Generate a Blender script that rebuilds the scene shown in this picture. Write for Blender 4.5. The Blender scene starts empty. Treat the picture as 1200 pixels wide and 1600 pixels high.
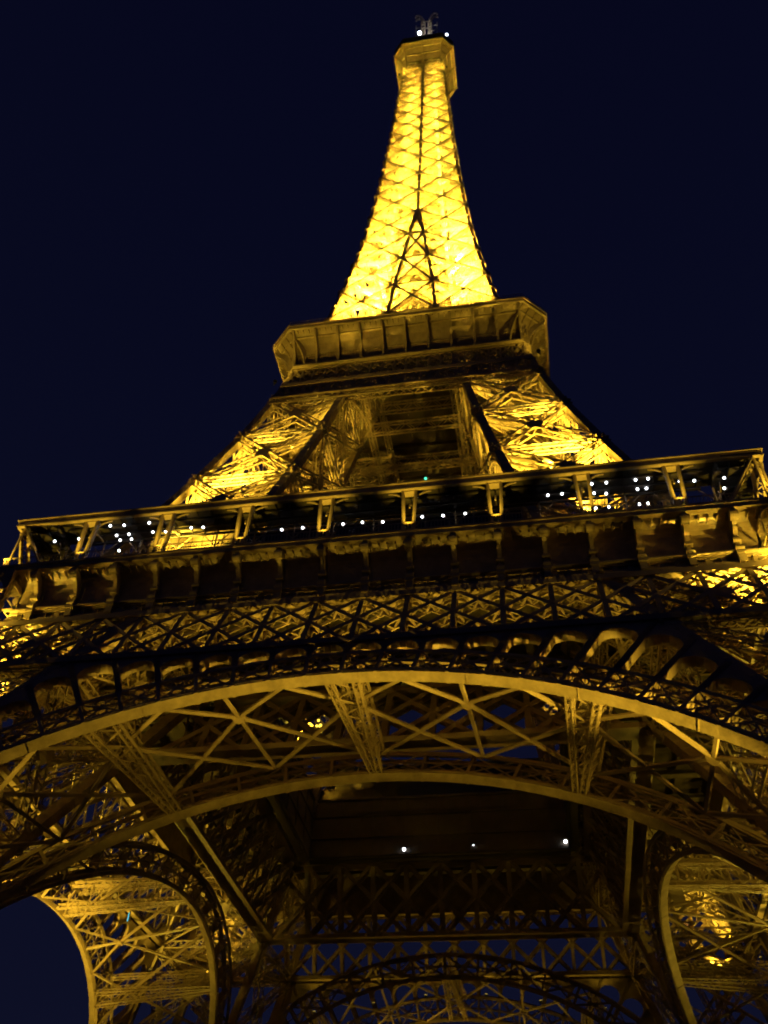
import bpy, math, random
import numpy as np
from mathutils import Vector, Matrix
R = math.radians
random.seed(7)
sc = bpy.context.scene
col = sc.collection
# ------------------------------------------------------------------ camera
cam_d = bpy.data.cameras.new('camera')
cam = bpy.data.objects.new('camera', cam_d)
col.objects.link(cam)
sc.camera = cam
CAM = Vector((13.309, -91.690, 1.6)); YAW, PITCH, ROLL, FPX = -0.203883, 0.787618, 0.052636, 1394.957
fwd = Vector((math.sin(YAW)*math.cos(PITCH), math.cos(YAW)*math.cos(PITCH), math.sin(PITCH)))
rt = Vector((math.cos(YAW), -math.sin(YAW), 0)); up = rt.cross(fwd)
rr = math.cos(ROLL)*rt + math.sin(ROLL)*up; uu = -math.sin(ROLL)*rt + math.cos(ROLL)*up
M = Matrix((rr, uu, -fwd)).transposed().to_4x4(); M.translation = CAM
cam.matrix_world = M
cam_d.sensor_fit = 'VERTICAL'; cam_d.sensor_height = 36.0; cam_d.lens = 36.0*FPX/1600
cam_d.clip_start = 0.1; cam_d.clip_end = 6000
# ------------------------------------------------------------------ world: deep blue night sky
w = bpy.data.worlds.new('World'); sc.world = w; w.use_nodes = True
nt = w.node_tree; nt.nodes.clear()
wo = nt.nodes.new('ShaderNodeOutputWorld'); bg = nt.nodes.new('ShaderNodeBackground')
tc = nt.nodes.new('ShaderNodeTexCoord'); sx = nt.nodes.new('ShaderNodeSeparateXYZ'); cr = nt.nodes.new('ShaderNodeValToRGB')
nt.links.new(tc.outputs['Generated'], sx.inputs[0]); nt.links.new(sx.outputs['Z'], cr.inputs[0])
cr.color_ramp.elements[0].position = 0.0; cr.color_ramp.elements[0].color = (0.0048, 0.0058, 0.0190, 1)
cr.color_ramp.elements[1].position = 0.95; cr.color_ramp.elements[1].color = (0.0020, 0.0025, 0.0120, 1)
e = cr.color_ramp.elements.new(0.5); e.color = (0.0032, 0.0040, 0.0155, 1)
nt.links.new(cr.outputs[0], bg.inputs[0]); bg.inputs[1].default_value = 1.0
nt.links.new(bg.outputs[0], wo.inputs[0])
sc.view_settings.view_transform = 'Standard'; sc.view_settings.look = 'None'
sc.view_settings.exposure = 0.0; sc.view_settings.gamma = 1.0
sc.cycles.max_bounces = 3; sc.cycles.diffuse_bounces = 2; sc.cycles.glossy_bounces = 1
sc.cycles.transparent_max_bounces = 6; sc.cycles.transmission_bounces = 2
sc.cycles.use_light_tree = True
sc.cycles.use_denoising = True; sc.cycles.use_adaptive_sampling = False; sc.cycles.filter_width = 2.0
sc.cycles.sample_clamp_indirect = 3.0
SODIUM = (1.0, 0.67, 0.05)
PW = 1.0     # overall power of the floodlights
# ------------------------------------------------------------------ materials
def mat(name, base, rough=.6, metal=0.0, noise=.25, scale=.35, emit=None, es=0.0, bump=0.0):
    m = bpy.data.materials.new(name); m.use_nodes = True
    n = m.node_tree; b = n.nodes['Principled BSDF']
    b.inputs['Roughness'].default_value = rough; b.inputs['Metallic'].default_value = metal
    t = n.nodes.new('ShaderNodeTexCoord'); nz = n.nodes.new('ShaderNodeTexNoise'); nz.inputs['Scale'].default_value = scale
    nz.inputs['Detail'].default_value = 8; nz.inputs['Roughness'].default_value = .7
    n.links.new(t.outputs['Object'], nz.inputs['Vector'])
    rp = n.nodes.new('ShaderNodeValToRGB'); n.links.new(nz.outputs[0], rp.inputs[0])
    rp.color_ramp.elements[0].position = .3; rp.color_ramp.elements[1].position = .7
    rp.color_ramp.elements[0].color = tuple(c*(1-noise) for c in base)+(1,)
    rp.color_ramp.elements[1].color = tuple(min(1, c*(1+noise)) for c in base)+(1,)
    n.links.new(rp.outputs[0], b.inputs['Base Color'])
    if bump:
        bp = n.nodes.new('ShaderNodeBump'); bp.inputs['Strength'].default_value = bump; bp.inputs['Distance'].default_value = .05
        n2 = n.nodes.new('ShaderNodeTexNoise'); n2.inputs['Scale'].default_value = 6; n.links.new(t.outputs['Object'], n2.inputs['Vector'])
        n.links.new(n2.outputs[0], bp.inputs['Height']); n.links.new(bp.outputs[0], b.inputs['Normal'])
    if emit:
        b.inputs['Emission Color'].default_value = emit+(1,); b.inputs['Emission Strength'].default_value = es; m.cycles.emission_sampling = 'NONE'
    return m
IRON = mat('bronze_brown_paint', (.34, .25, .16), .5, .0, .3, .5)
PLATE = mat('painted_plate', (.36, .27, .17), .5, .0, .35, .9, bump=.3)
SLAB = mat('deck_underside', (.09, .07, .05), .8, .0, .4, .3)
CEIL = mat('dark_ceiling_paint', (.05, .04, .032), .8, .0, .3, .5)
STONE = mat('masonry', (.34, .31, .26), .85, 0, .25, .8, bump=.5)
GRND = mat('tarmac', (.06, .058, .055), .9, 0, .3, .6, bump=.3)
GLASS = mat('dark_glass', (.02, .02, .022), .08, 0, .1)
DARK = mat('lamp_housing', (.05, .05, .05), .5, .3, .1)
WHITE_L = mat('white_lamp', (.8, .8, .8), .4, 0, 0, emit=(.92, .96, 1.0), es=9)
WARM_L = mat('sodium_lens', (.8, .6, .2), .4, 0, 0, emit=(1, .66, .10), es=2.2)
YEL_L = mat('yellow_lamp', (.8, .6, .2), .4, 0, 0, emit=(1, .70, .06), es=3)
BEACON_L = mat('beacon_lens', (.8, .8, .8), .4, 0, 0, emit=(.75, .85, 1.0), es=14)
GREEN_L = mat('green_lamp', (.2, .8, .5), .4, 0, 0, emit=(.10, .85, .50), es=2.0)
CYAN_L = mat('cyan_sign', (.1, .5, .7), .4, 0, 0, emit=(.05, .50, .80), es=1.3)
MAST = mat('antenna_white', (.62, .58, .52), .5, 0, .2)
COAT = mat('coat_cloth', (.10, .09, .09), .9, 0, .2); SKIN = mat('skin', (.42, .28, .2), .6, 0, .1)
# ------------------------------------------------------------------ mesh builder
BOXF = np.array([[0,3,2,1],[4,5,6,7],[0,1,5,4],[1,2,6,5],[2,3,7,6],[3,0,4,7]])
class MB:
    def __init__(s): s.v = []; s.f = []; s.n = 0; s.smooth = False
    def box8(s, P):
        s.v.extend(P); s.f.extend((BOXF+s.n).tolist()); s.n += 8
    def beam(s, p, q, w, d, upv=(0, 0, 1), w2=None, d2=None, ext=0.0):
        p = np.asarray(p, float); q = np.asarray(q, float); a = q-p; L = math.sqrt(a@a)
        if L < 1e-6: return
        a = a/L
        if ext: p = p-a*ext; q = q+a*ext
        u = np.asarray(upv, float); sd = np.array([a[1]*u[2]-a[2]*u[1], a[2]*u[0]-a[0]*u[2], a[0]*u[1]-a[1]*u[0]])
        l = math.sqrt(sd@sd)
        if l < 1e-4:
            u = np.array([1., 0, 0]) if abs(a[0]) < .9 else np.array([0, 1., 0])
            sd = np.cross(a, u); l = math.sqrt(sd@sd)
        sd = sd/l; u = np.array([sd[1]*a[2]-sd[2]*a[1], sd[2]*a[0]-sd[0]*a[2], sd[0]*a[1]-sd[1]*a[0]])
        w2 = w if w2 is None else w2; d2 = d if d2 is None else d2
        S, U = sd*w/2, u*d/2; S2, U2 = sd*w2/2, u*d2/2
        s.box8([p-S-U, p+S-U, p+S+U, p-S+U, q-S2-U2, q+S2-U2, q+S2+U2, q-S2+U2])
    def box(s, x0, x1, y0, y1, z0, z1):
        s.box8([(x0,y0,z0),(x1,y0,z0),(x1,y1,z0),(x0,y1,z0),(x0,y0,z1),(x1,y0,z1),(x1,y1,z1),(x0,y1,z1)])
    def poly(s, pts): s.v.extend(pts); s.f.append(list(range(s.n, s.n+len(pts)))); s.n += len(pts)
    def extrude(s, pts, dv):       # closed outline pushed by dv
        n = len(pts); P = [np.asarray(p, float) for p in pts]; dv = np.asarray(dv, float)
        s.v.extend(P); s.v.extend([p+dv for p in P]); b = s.n
        s.f.append([b+i for i in range(n)][::-1]); s.f.append([b+n+i for i in range(n)])
        for i in range(n): j = (i+1) % n; s.f.append([b+i, b+j, b+n+j, b+n+i])
        s.n += 2*n
    def tube(s, p, q, r, r2=None, n=10):
        p = np.asarray(p, float); q = np.asarray(q, float); a = q-p; a = a/np.linalg.norm(a)
        u = np.array([1., 0, 0]) if abs(a[0]) < .8 else np.array([0, 1., 0]); b = np.cross(a, u); b /= np.linalg.norm(b); c = np.cross(a, b)
        r2 = r if r2 is None else r2; k = s.n
        for P, rr_ in ((p, r), (q, r2)):
            for i in range(n): t = 2*math.pi*i/n; s.v.append(P+rr_*(b*math.cos(t)+c*math.sin(t)))
        for i in range(n): j = (i+1) % n; s.f.append([k+i, k+j, k+n+j, k+n+i])
        s.f.append([k+i for i in range(n)][::-1]); s.f.append([k+n+i for i in range(n)]); s.n += 2*n
    def ball(s, c, r, nu=10, nv=7):
        c = np.asarray(c, float); k = s.n; r = np.ones(3)*r
        for j in range(nv+1):
            t = math.pi*j/nv
            for i in range(nu):
                a = 2*math.pi*i/nu; s.v.append(c+r*np.array([math.sin(t)*math.cos(a), math.sin(t)*math.sin(a), math.cos(t)]))
        for j in range(nv):
            for i in range(nu):
                i2 = (i+1) % nu; s.f.append([k+j*nu+i, k+(j+1)*nu+i, k+(j+1)*nu+i2, k+j*nu+i2])
        s.n += nu*(nv+1)
    def laced(s, p, q, w, d, upv, fl=.10, la=.07, cell=None, four=True):
        # latticed beam: corner angles and zigzag lacing on the faces
        p = np.asarray(p, float); q = np.asarray(q, float); a = q-p; L = np.linalg.norm(a); a = a/L
        sd = np.cross(a, np.asarray(upv, float)); sd /= np.linalg.norm(sd); u = np.cross(sd, a)
        S, U = sd*w/2, u*d/2
        for e in ((-1, -1), (1, -1), (1, 1), (-1, 1)) if four else ((-1, 0), (1, 0)):
            o = S*e[0]+U*e[1]; s.beam(p+o, q+o, fl, fl, u)
        n = max(2, int(round(L/(cell or w))))
        for i in range(n):
            A = p+a*L*i/n; B = p+a*L*(i+1)/n; g = 1 if i % 2 else -1
            if four:
                for h in (-1, 1):
                    s.beam(A+S*g+U*h, B-S*g+U*h, la, la*.5, u)
                    if d > .35: s.beam(A+U*g+S*h, B-U*g+S*h, la, la*.5, sd)
            else: s.beam(A+S*g, B-S*g, la, la*.5, u)
    def build(s, name, material, parent=None, rot=0, smooth=False):
        me = bpy.data.meshes.new(name)
        V = np.array([tuple(x) for x in s.v], dtype=np.float32)
        me.vertices.add(len(V)); me.vertices.foreach_set('co', V.ravel())
        li = np.array([i for f in s.f for i in f], dtype=np.int32); tot = np.array([len(f) for f in s.f], dtype=np.int32)
        me.loops.add(len(li)); me.loops.foreach_set('vertex_index', li)
        me.polygons.add(len(tot)); me.polygons.foreach_set('loop_start', np.concatenate(([0], np.cumsum(tot)[:-1])).astype(np.int32))
        me.polygons.foreach_set('loop_total', tot)
        me.polygons.foreach_set('use_smooth', np.full(len(tot), bool(smooth)))
        me.update(calc_edges=True); me.materials.append(material)
        o = bpy.data.objects.new(name, me); col.objects.link(o); o.parent = parent; o.rotation_euler.z = rot
        return o
def empty(name, loc=(0, 0, 0), rz=0):
    o = bpy.data.objects.new(name, None); col.objects.link(o); o.location = loc; o.rotation_euler.z = rz; o.empty_display_size = .5
    return o
def tag(o, label=None, cat=None, group=None, kind=None):
    if label: o['label'] = label
    if cat: o['category'] = cat
    if group: o['group'] = group
    if kind: o['kind'] = kind
    return o
def copy_tree(o, parent=None):
    c = o.copy(); col.objects.link(c); c.parent = parent
    for ch in list(o.children): copy_tree(ch, c)
    return c
def four(o, labels=None):       # the same part on the other three sides
    for k in (1, 2, 3):
        c = copy_tree(o, o.parent); c.rotation_euler.z = o.rotation_euler.z+k*math.pi/2
        if labels: c['label'] = labels[k]
    if labels: o['label'] = labels[0]
# ------------------------------------------------------------------ tower profile
ZH = [0, 4, 39, 52, 57.6, 67, 73.5, 83, 91, 101, 107.5, 116, 123, 128, 145, 161, 184, 209, 239, 262, 280]
HH = [58.4, 56.5, 39.65, 33.4, 30.9, 28.0, 25.9, 23.3, 21.1, 18.8, 17.5, 16.0, 14.9, 14, 11.9, 10.4, 8.9, 7.7, 6.6, 5.6, 5.1]
ZI = [0, 4, 33, 38, 43, 50.5, 57.6, 75, 83, 101, 108, 116, 123, 137.6, 148.7, 159.5, 175, 300]
II = [43.3, 41.4, 27.7, 25.3, 22.9, 19.5, 16.2, 12.5, 10.9, 7.9, 6.7, 5.2, 4.1, 3.4, 2.4, 1.4, 0, 0]
def h(z): return float(np.interp(z, ZH, HH))
def i_(z): return float(np.interp(z, ZI, II))
tower = empty('lattice_tower')
tag(tower, 'floodlit yellow iron lattice tower with arched base, two balconies and a tapering spire', 'tower')

# ------------------------------------------------------------------ legs (front left leg; copies turned about the tower's axis)
def corners(z):
    a, b = h(z), i_(z)
    return [np.array(p) for p in ((-a, -a, z), (-b, -a, z), (-b, -b, z), (-a, -b, z))]
def leg(levels, cw, bw, bd, name, label, dia=True, fl=.13, la=.09, inner=True, gus=1.25, cell=None):
    br = MB(); mid = MB()
    for k in range(len(levels)-1):
        z0, z1 = levels[k], levels[k+1]; A, B = corners(z0), corners(z1)
        for f in range(4):
            g = (f+1) % 4
            n = np.cross(A[g]-A[f], B[f]-A[f]); n /= np.linalg.norm(n)
            if np.linalg.norm(B[g]-B[f]) < 1.2: continue
            sh_ = -n*(bd/2+.12)
            br.laced(A[f]+sh_, B[g]+sh_, bw, bd, n, fl, la, cell); br.laced(A[g]+sh_, B[f]+sh_, bw, bd, n, fl, la, cell)
            br.laced(B[f]+sh_, B[g]+sh_, bw*.8, bd, n, fl, la, cell)
            c = (A[f]+A[g]+B[f]+B[g])/4; uz = (B[f]+B[g]-A[f]-A[g]); uz /= np.linalg.norm(uz); ux = np.cross(uz, n)
            for dz in (bd/2+.05, -bd/2-.05):      # gusset star where the diagonals cross
                q = c+sh_+n*dz; r = bw*1.05
                pts = [q+r*(ux*math.cos(t)+uz*math.sin(t))*(1 if j % 2 else .72) for j, t in enumerate(np.arange(8)*math.pi/4)]
                br.extrude(pts, n*.04)
        if dia:      # diaphragm at the top of the panel, and stairs / lift guides through it
            br.laced(B[0], B[2], bw*.6, bd*.6, (0, 0, 1), fl, la); br.laced(B[1], B[3], bw*.6, bd*.6, (0, 0, 1), fl, la)
            m0 = sum(A)/4; m1 = sum(B)/4
            d = np.array([1, -1, 0])*.7; e = np.array([1, 1, 0])*.9
            for sgn in (-1, 1):
                mid.laced(m0+d*sgn+e, m1+d*sgn+e, .5, .5, (1, 1, 0), .1, .06)
            nn = 9
            for j in range(nn):          # stair flights
                p0 = m0+(m1-m0)*j/nn; p1 = m0+(m1-m0)*(j+1)/nn; g = 1 if j % 2 else -1
                mid.beam(p0-e*1.3+d*1.6*g, p1-e*1.3-d*1.6*g, .7, .12, (0, 0, 1))
            for f in (range(4) if inner else ()):          # inner bracing from mid-face to mid-face
                a0 = (B[f]+B[(f+1) % 4])/2; a1 = (B[(f+1) % 4]+B[(f+2) % 4])/2
                br.laced(a0, a1, bw*.5, bd*.5, (0, 0, 1), fl*.8, la*.8)
    o = br.build(name, IRON, tower)
    mid.build('lift_guide', IRON, o)
    for f in range(4):
        ch = MB()
        for k in range(len(levels)-1):
            A, B = corners(levels[k]), corners(levels[k+1]); sg = [(1, 1), (-1, 1), (-1, -1), (1, -1)][f]
            ins = np.array([sg[0]*cw/2, sg[1]*cw/2, 0]); rd = np.array([0, 1., 0])
            if B[1][0] > -.7 and f in (1, 2, 3) and False: continue
            ch.beam(A[f]+ins, B[f]+ins, cw, cw, rd, ext=.02)
            n = 10            # rivet straps
            for j in range(n):
                t = (j+.5)/n; c = A[f]*(1-t)+B[f]*t+ins; a = (B[f]-A[f])/np.linalg.norm(B[f]-A[f])
                ch.beam(c-a*.09, c+a*.09, cw+.06, cw+.06, rd)
            # gusset plates at the node
            c = A[f]+ins
            for nrm, tan in ((np.array([0, -1., 0]), np.array([1., 0, 0])), (np.array([-1., 0, 0]), np.array([0, 1., 0]))):
                a = (B[f]-A[f]); a /= np.linalg.norm(a); 
                off = nrm*(-sg[1] if nrm[1] else -sg[0])*-1*(cw/2+.06)*-1
                q = c+nrm*(cw/2+.05)*(1 if (f in (0, 1) if nrm[1] else f in (0, 3)) else -1)
                r = cw*gus
                pts = [q+tan*math.cos(t)*r*(1.15 if j % 2 else .7)+a*math.sin(t)*r*(1.1 if j % 2 else .75) for j, t in enumerate(np.arange(8)*math.pi/4)]
                ch.extrude(pts, nrm*.05)
        ch.build('chord', PLATE, o)
    tag(o, label)
    four(o)
    return o
leg([4.2, 13.5, 23, 32.5, 43, 50.5, 57.0], 1.0, .95, .8, 'leg', 'lower leg of crossed lattice beams')
leg([57.6, 68, 79.3, 90.5, 101, 109.7, 115], .9, 1.15, .9, 'pylon', 'brightly floodlit pylon between the two balconies', fl=.2, la=.11, inner=False, gus=.85, cell=1.7)
# ------------------------------------------------------------------ upper shaft
lv = [115.5, 126.5, 137.6, 148.7, 159.5, 170, 180.9, 190.3, 199.9, 209, 217.5, 225.5, 233, 240, 246.7, 253, 259, 264.5, 269]
br = MB(); chs = MB(); cc = MB(); core = MB()
for k in range(len(lv)-1):
    z0, z1 = lv[k], lv[k+1]; a0, a1, b0, b1 = h(z0), h(z1), max(i_(z0), .0), max(i_(z1), .0)
    bw = .42+.25*(1-k/18); bd = .5*bw+.12; fl = .085; la = .07
    n = np.array([0, -1, .12]); n /= np.linalg.norm(n)
    L0, L1 = np.array([-a0, -a0, z0]), np.array([-a1, -a1, z1]); C0, C1 = np.array([-b0, -a0, z0]), np.array([-b1, -a1, z1])
    mx = np.array([-1, 1, 1])
    for s_ in (np.array([1, 1, 1]), mx):
        br.laced(L0*s_, C1*s_, bw, bd, n, fl, la); br.laced(C0*s_, L1*s_, bw, bd, n, fl, la)
        br.laced(L1*s_, C1*s_, bw, bd, n, fl, la)
        for (pa, pb) in ((L0, C1), (C0, L1)):      # outer flange plates
            br.beam(pa*s_+n*(bd/2+.08), pb*s_+n*(bd/2+.08), .22-.10*k/18, .05, n)
        Lm, Cm = (L0+L1)/2*s_, (C0+C1)/2*s_
        br.laced(Lm, Cm, bw*.7, bd, n, fl, la)
        c = (L0+L1+C0+C1)/4*s_+n*(bd/2+.06)
        br.extrude([c+.5*bw*1.3*np.array([math.cos(t), 0, math.sin(t)]) for t in np.arange(8)*math.pi/4], n*.04)
    if b0 > 1.0:        # X between the inner chords, behind the front plane
        br.laced(C0, C1*mx, bw*.7, bd, n, fl, la); br.laced(C0*mx, C1, bw*.7, bd, n, fl, la)
        br.laced(C1, C1*mx, bw*.7, bd, n, fl, la)
        for (pa, pb) in ((C0, C1*mx), (C0*mx, C1), (C1, C1*mx)): br.beam(pa+n*(bd/2+.08), pb+n*(bd/2+.08), .38, .05, n)
    # corner + centre chords
    cw = .6-.2*k/18
    for s_ in (np.array([1, 1, 1]),):
        ins = np.array([cw/2, cw/2, 0]); chs.beam(L0+ins, L1+ins, cw, cw, (0, 1, 0), ext=.02)
        for nrm, tan in ((np.array([0, -1., 0]), np.array([1., 0, 0])), (np.array([-1., 0, 0]), np.array([0, 1., 0]))):
            q = L0+ins+nrm*(cw/2+.05); r = cw*1.15
            chs.extrude([q+tan*math.cos(t)*r*(1.5 if j % 2 else .9)+np.array([0, 0, 1])*math.sin(t)*r*(1.1 if j % 2 else .6) for j, t in enumerate(np.arange(8)*math.pi/4)], nrm*.05)
    for s_ in ((np.array([1, 1, 1]), mx) if b0 > .9 else (np.array([0, 1, 1]),)):
        p, q = C0*s_+(0, cw/2, 0), C1*s_+(0, cw/2, 0)
        cc.beam(p, q, cw, cw, (0, 1, 0), ext=.02)
        if k:
            g = p+np.array([0, -cw/2-.05, 0]); r = cw*1.75
            cc.extrude([g+np.array([math.cos(t)*r*(1.5 if j % 2 else .8), 0, math.sin(t)*r*(1.1 if j % 2 else .7)]) for j, t in enumerate(np.arange(8)*math.pi/4)], (0, -.05, 0))
    # inner faces of each quadrant and diaphragms
    for zz, aa, bb in ((z1, a1, b1), ((z0+z1)/2, (a0+a1)/2, (b0+b1)/2)):
        br.laced((-aa, -aa, zz), (-bb*.5, -bb*.5-.3, zz), bw*.8, bd, (0, 0, 1), fl, la)
        br.laced((0, -aa, zz), (-aa*.97, -.2, zz), bw*.7, bd, (0, 0, 1), fl, la)
        br.laced((-aa*.5, -aa, zz), (-aa*.5, -.4, zz), bw*.7, bd, (0, 0, 1), fl, la)
        br.laced((aa*.5, -aa, zz), (aa*.5, -.4, zz), bw*.7, bd, (0, 0, 1), fl, la)
    # inner bracing plane
    e0, e1 = a0*.55, a1*.55
    br.laced((-e0, -e0, z0), (e1, -e1, z1), bw*.8, bd, n, fl, la); br.laced((e0, -e0, z0), (-e1, -e1, z1), bw*.8, bd, n, fl, la)
    br.laced((-e1, -e1, z1), (e1, -e1, z1), bw*.8, bd, n, fl, la)
    core.laced((-e0, -e0, z0), (-e1, -e1, z1), .4, .4, (0, 1, 0), .12, .07)
    for j in range(4):      # stair flights round the lift core
        za, zb = z0+(z1-z0)*j/4, z0+(z1-z0)*(j+1)/4; g = 1 if j % 2 else -1
        core.beam((-2.2*g, -2.4, za), (2.2*g, -2.4, zb), .7, .15, (0, 0, 1))
        core.beam((-2.2*g, -2.1, za+1), (2.2*g, -2.1, zb+1), .06, .06, (0, 0, 1))
    core.laced((-1.6, -1.6, z0), (-1.6, -1.6, z1), .35, .35, (0, 1, 0), .1, .06)
sh = br.build('spire_bracing', IRON, tower); chs.build('corner_chord', PLATE, sh); cc.build('centre_chord', PLATE, sh); core.build('lift_guide', IRON, sh)
tag(sh, 'one face of the tapering bright yellow upper spire'); four(sh)

# ------------------------------------------------------------------ arches
PLS = .45*1.0
def arch_pts(yc, zc, a, b, off=0.0, n=46, plane=.481):
    # ellipse in the inclined plane, crown at (0, yc, zc); off = outward offset; returns list of (pos, normal)
    ca = 1/math.sqrt(1+plane*plane); out = []
    sv = np.array([0, plane*ca*1.0, ca])      # up the incline (y inwards as z grows; front face has y = -h)
    crown = np.array([0, yc, zc])
    for t in np.linspace(-math.pi/2, math.pi/2, n+1):
        x = a*math.sin(t); s = b*math.cos(t)-b
        nx, ns = math.sin(t)/a, math.cos(t)/b; l = math.hypot(nx, ns); nx /= l; ns /= l
        out.append((crown+np.array([x+nx*off, 0, 0])+sv*(s+ns*off), np.array([nx, 0, 0])+sv*ns, x+nx*off))
    return out
def make_arch(yc, zc, n, depth, ring, label, outer=True):
    a, b, pl = 36.5, 38.0, .481
    ca = 1/math.sqrt(1+pl*pl); nf = np.array([0, -ca, pl*ca])    # outward normal of the incline
    I = arch_pts(yc, zc, a, b, 0, n*2); E = arch_pts(yc, zc, a, b, ring, n*2)
    sof = MB(); rg = MB()
    W = nf*depth
    for k in range(len(I)-1):
        p, q = I[k], I[k+1]
        t = .16
        sof.box8([p[0], q[0], q[0]-W, p[0]-W, p[0]+p[1]*t, q[0]+q[1]*t, q[0]+q[1]*t-W, p[0]+p[1]*t-W])
        if k % 6 == 3:      # joint straps across the soffit
            d = (q[0]-p[0]); d /= np.linalg.norm(d)
            c = p[0]-p[1]*.03
            sof.box8([c, c+d*.07, c+d*.07-W, c-W, c+p[1]*.03, c+d*.07+p[1]*.03, c+d*.07+p[1]*.03-W, c+p[1]*.03-W])
        e, g = E[k], E[k+1]
        for yo in (0.0, 1.0):       # extrados chords and intrados angles
            o = -nf*(depth*yo*.96+.02)
            rg.beam(e[0]+o, g[0]+o, .34, .22, nf, ext=.02)
            rg.beam(p[0]+o+p[1]*.3, q[0]+o+q[1]*.3, .28, .16, nf, ext=.02)
            rg.beam(p[0]+o+p[1]*ring*.52, q[0]+o+q[1]*ring*.52, .12, .08, nf, ext=.01)
    for j in range(n+1):
        p, e = I[2*j], E[2*j]
        for yo in (0.0, 1.0):
            o = -nf*(depth*yo*.96+.02); rg.beam(p[0]+o, e[0]+o, .24, .14, nf)
        # radial web plate between the two faces, pierced
        rg.beam(p[0]+p[1]*ring*.3-W*.5, p[0]+p[1]*ring*.75-W*.5, .08, depth*.9, nf)
        rg.beam(e[0]-nf*.1, e[0]-W*.96, .3, .12, p[1])
        if j < n:
            p2, e2 = I[2*j+2], E[2*j+2]; pm, em = I[2*j+1], E[2*j+1]
            for yo in (0.03, .97):
                o = -W*yo
                rg.beam(p[0]+o+p[1]*.3, e2[0]+o, .12, .07, nf); rg.beam(p2[0]+o+p2[1]*.3, e[0]+o, .12, .07, nf)
                if outer and yo < .5:       # scrolls: little rings in the bay
                    for cpt, rad in (((pm[0]+(em[0]-pm[0])*.28), ring*.16), ((pm[0]+(em[0]-pm[0])*.76), ring*.15)):
                        tx = np.cross(pm[1], nf); m = 8
                        for q_ in range(m):
                            t0, t1 = 2*math.pi*q_/m, 2*math.pi*(q_+1)/m
                            rg.beam(cpt+o+rad*(tx*math.cos(t0)+pm[1]*math.sin(t0)), cpt+o+rad*(tx*math.cos(t1)+pm[1]*math.sin(t1)), .09, .07, nf)
    ring_o = rg.build('arch', IRON, tower); sof.build('soffit_plate', PLATE, ring_o); tag(ring_o, label)
    return ring_o, I, E
YO, ZO, YI, ZIc = -40.0, 38.6, -25.0, 39.0
NB = 44
ao, Io, Eo = make_arch(YO, ZO, NB, .85, 2.9, 'outer decorative arch with a pale lit soffit')
ai, Ii, Ei = make_arch(YI, ZIc, 30, .85, 2.7, 'inner arch between the inner faces of the legs', False)
# spandrel loops of the outer arch, up to the girder's lower chord or the leg's inner edge
sp = MB(); ca = 1/math.sqrt(1+.481**2); nf = np.array([0, -ca, .481*ca])
def limit(P, d):
    t = 0
    while t < 14:
        Q = P+d*t
        if Q[2] > 42.9 or abs(Q[0]) > i_(Q[2])+.4: return t
        t += .05
    return 0
for j in range(NB):
    A, B = Eo[2*j], Eo[2*j+2]; H0, H1 = limit(A[0], A[1]), limit(B[0], B[1])
    if Eo[2*j+1][0][2] < 26: continue
    if min(H0, H1) < .35 and max(H0, H1) < .9: continue
    tx = B[0]-A[0]; wd = np.linalg.norm(tx); tx /= wd
    H0 = max(H0, .2); H1 = max(H1, .2)
    for yo in (0.0, .9):
        o = -nf*(.85*yo+.03)
        hw = wd/2-.2; Hm = min(H0, H1)
        spring = max(.1, Hm-hw-.15); rise = max(.25, min(hw, Hm-spring-.12))
        m = 10; pr = None
        for q in range(m+1):
            t = math.pi*q/m; fx = .5-.5*math.cos(t)
            u = .2/wd+fx*(1-.4/wd); nn = A[1]*(1-u)+B[1]*u
            base = A[0]*(1-u)+B[0]*u+o; lo = base+nn*(spring+rise*math.sin(t)); hi = base+nn*max(H0*(1-u)+H1*u, spring+rise*math.sin(t)+.05)
            if pr is not None: sp.box8([pr[0], lo, lo-nf*.06, pr[0]-nf*.06, pr[1], hi, hi-nf*.06, pr[1]-nf*.06])
            pr = (lo, hi)
        sp.beam(A[0]+o, A[0]+o+A[1]*H0, .42, .12, nf)
        sp.beam(B[0]+o, B[0]+o+B[1]*H1, .42, .12, nf)
    # band through the loop's reveal
    pr = None
    for q in range(9):
        t = math.pi*q/8; u = .2/wd+(.5-.5*math.cos(t))*(1-.4/wd); nn = A[1]*(1-u)+B[1]*u; hw = wd/2-.2; Hm = min(H0, H1); spring = max(.1, Hm-hw-.15); rise = max(.25, min(hw, Hm-spring-.12))
        lo = A[0]*(1-u)+B[0]*u+nn*(spring+rise*math.sin(t)-.03)
        if pr is not None:
            d = nn*.05; sp.box8([pr, lo, lo-nf*.85, pr-nf*.85, pr+d, lo+d, lo+d-nf*.85, pr+d-nf*.85])
        pr = lo
    sp.box8([A[0]+tx*.2, A[0]+tx*.26, A[0]+tx*.26-nf*.85, A[0]+tx*.2-nf*.85]+[p+A[1]*max(.1, Hm-hw-.15) for p in (A[0]+tx*.2, A[0]+tx*.26, A[0]+tx*.26-nf*.85, A[0]+tx*.2-nf*.85)])
sp.build('spandrel_tracery', IRON, ao)
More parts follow.
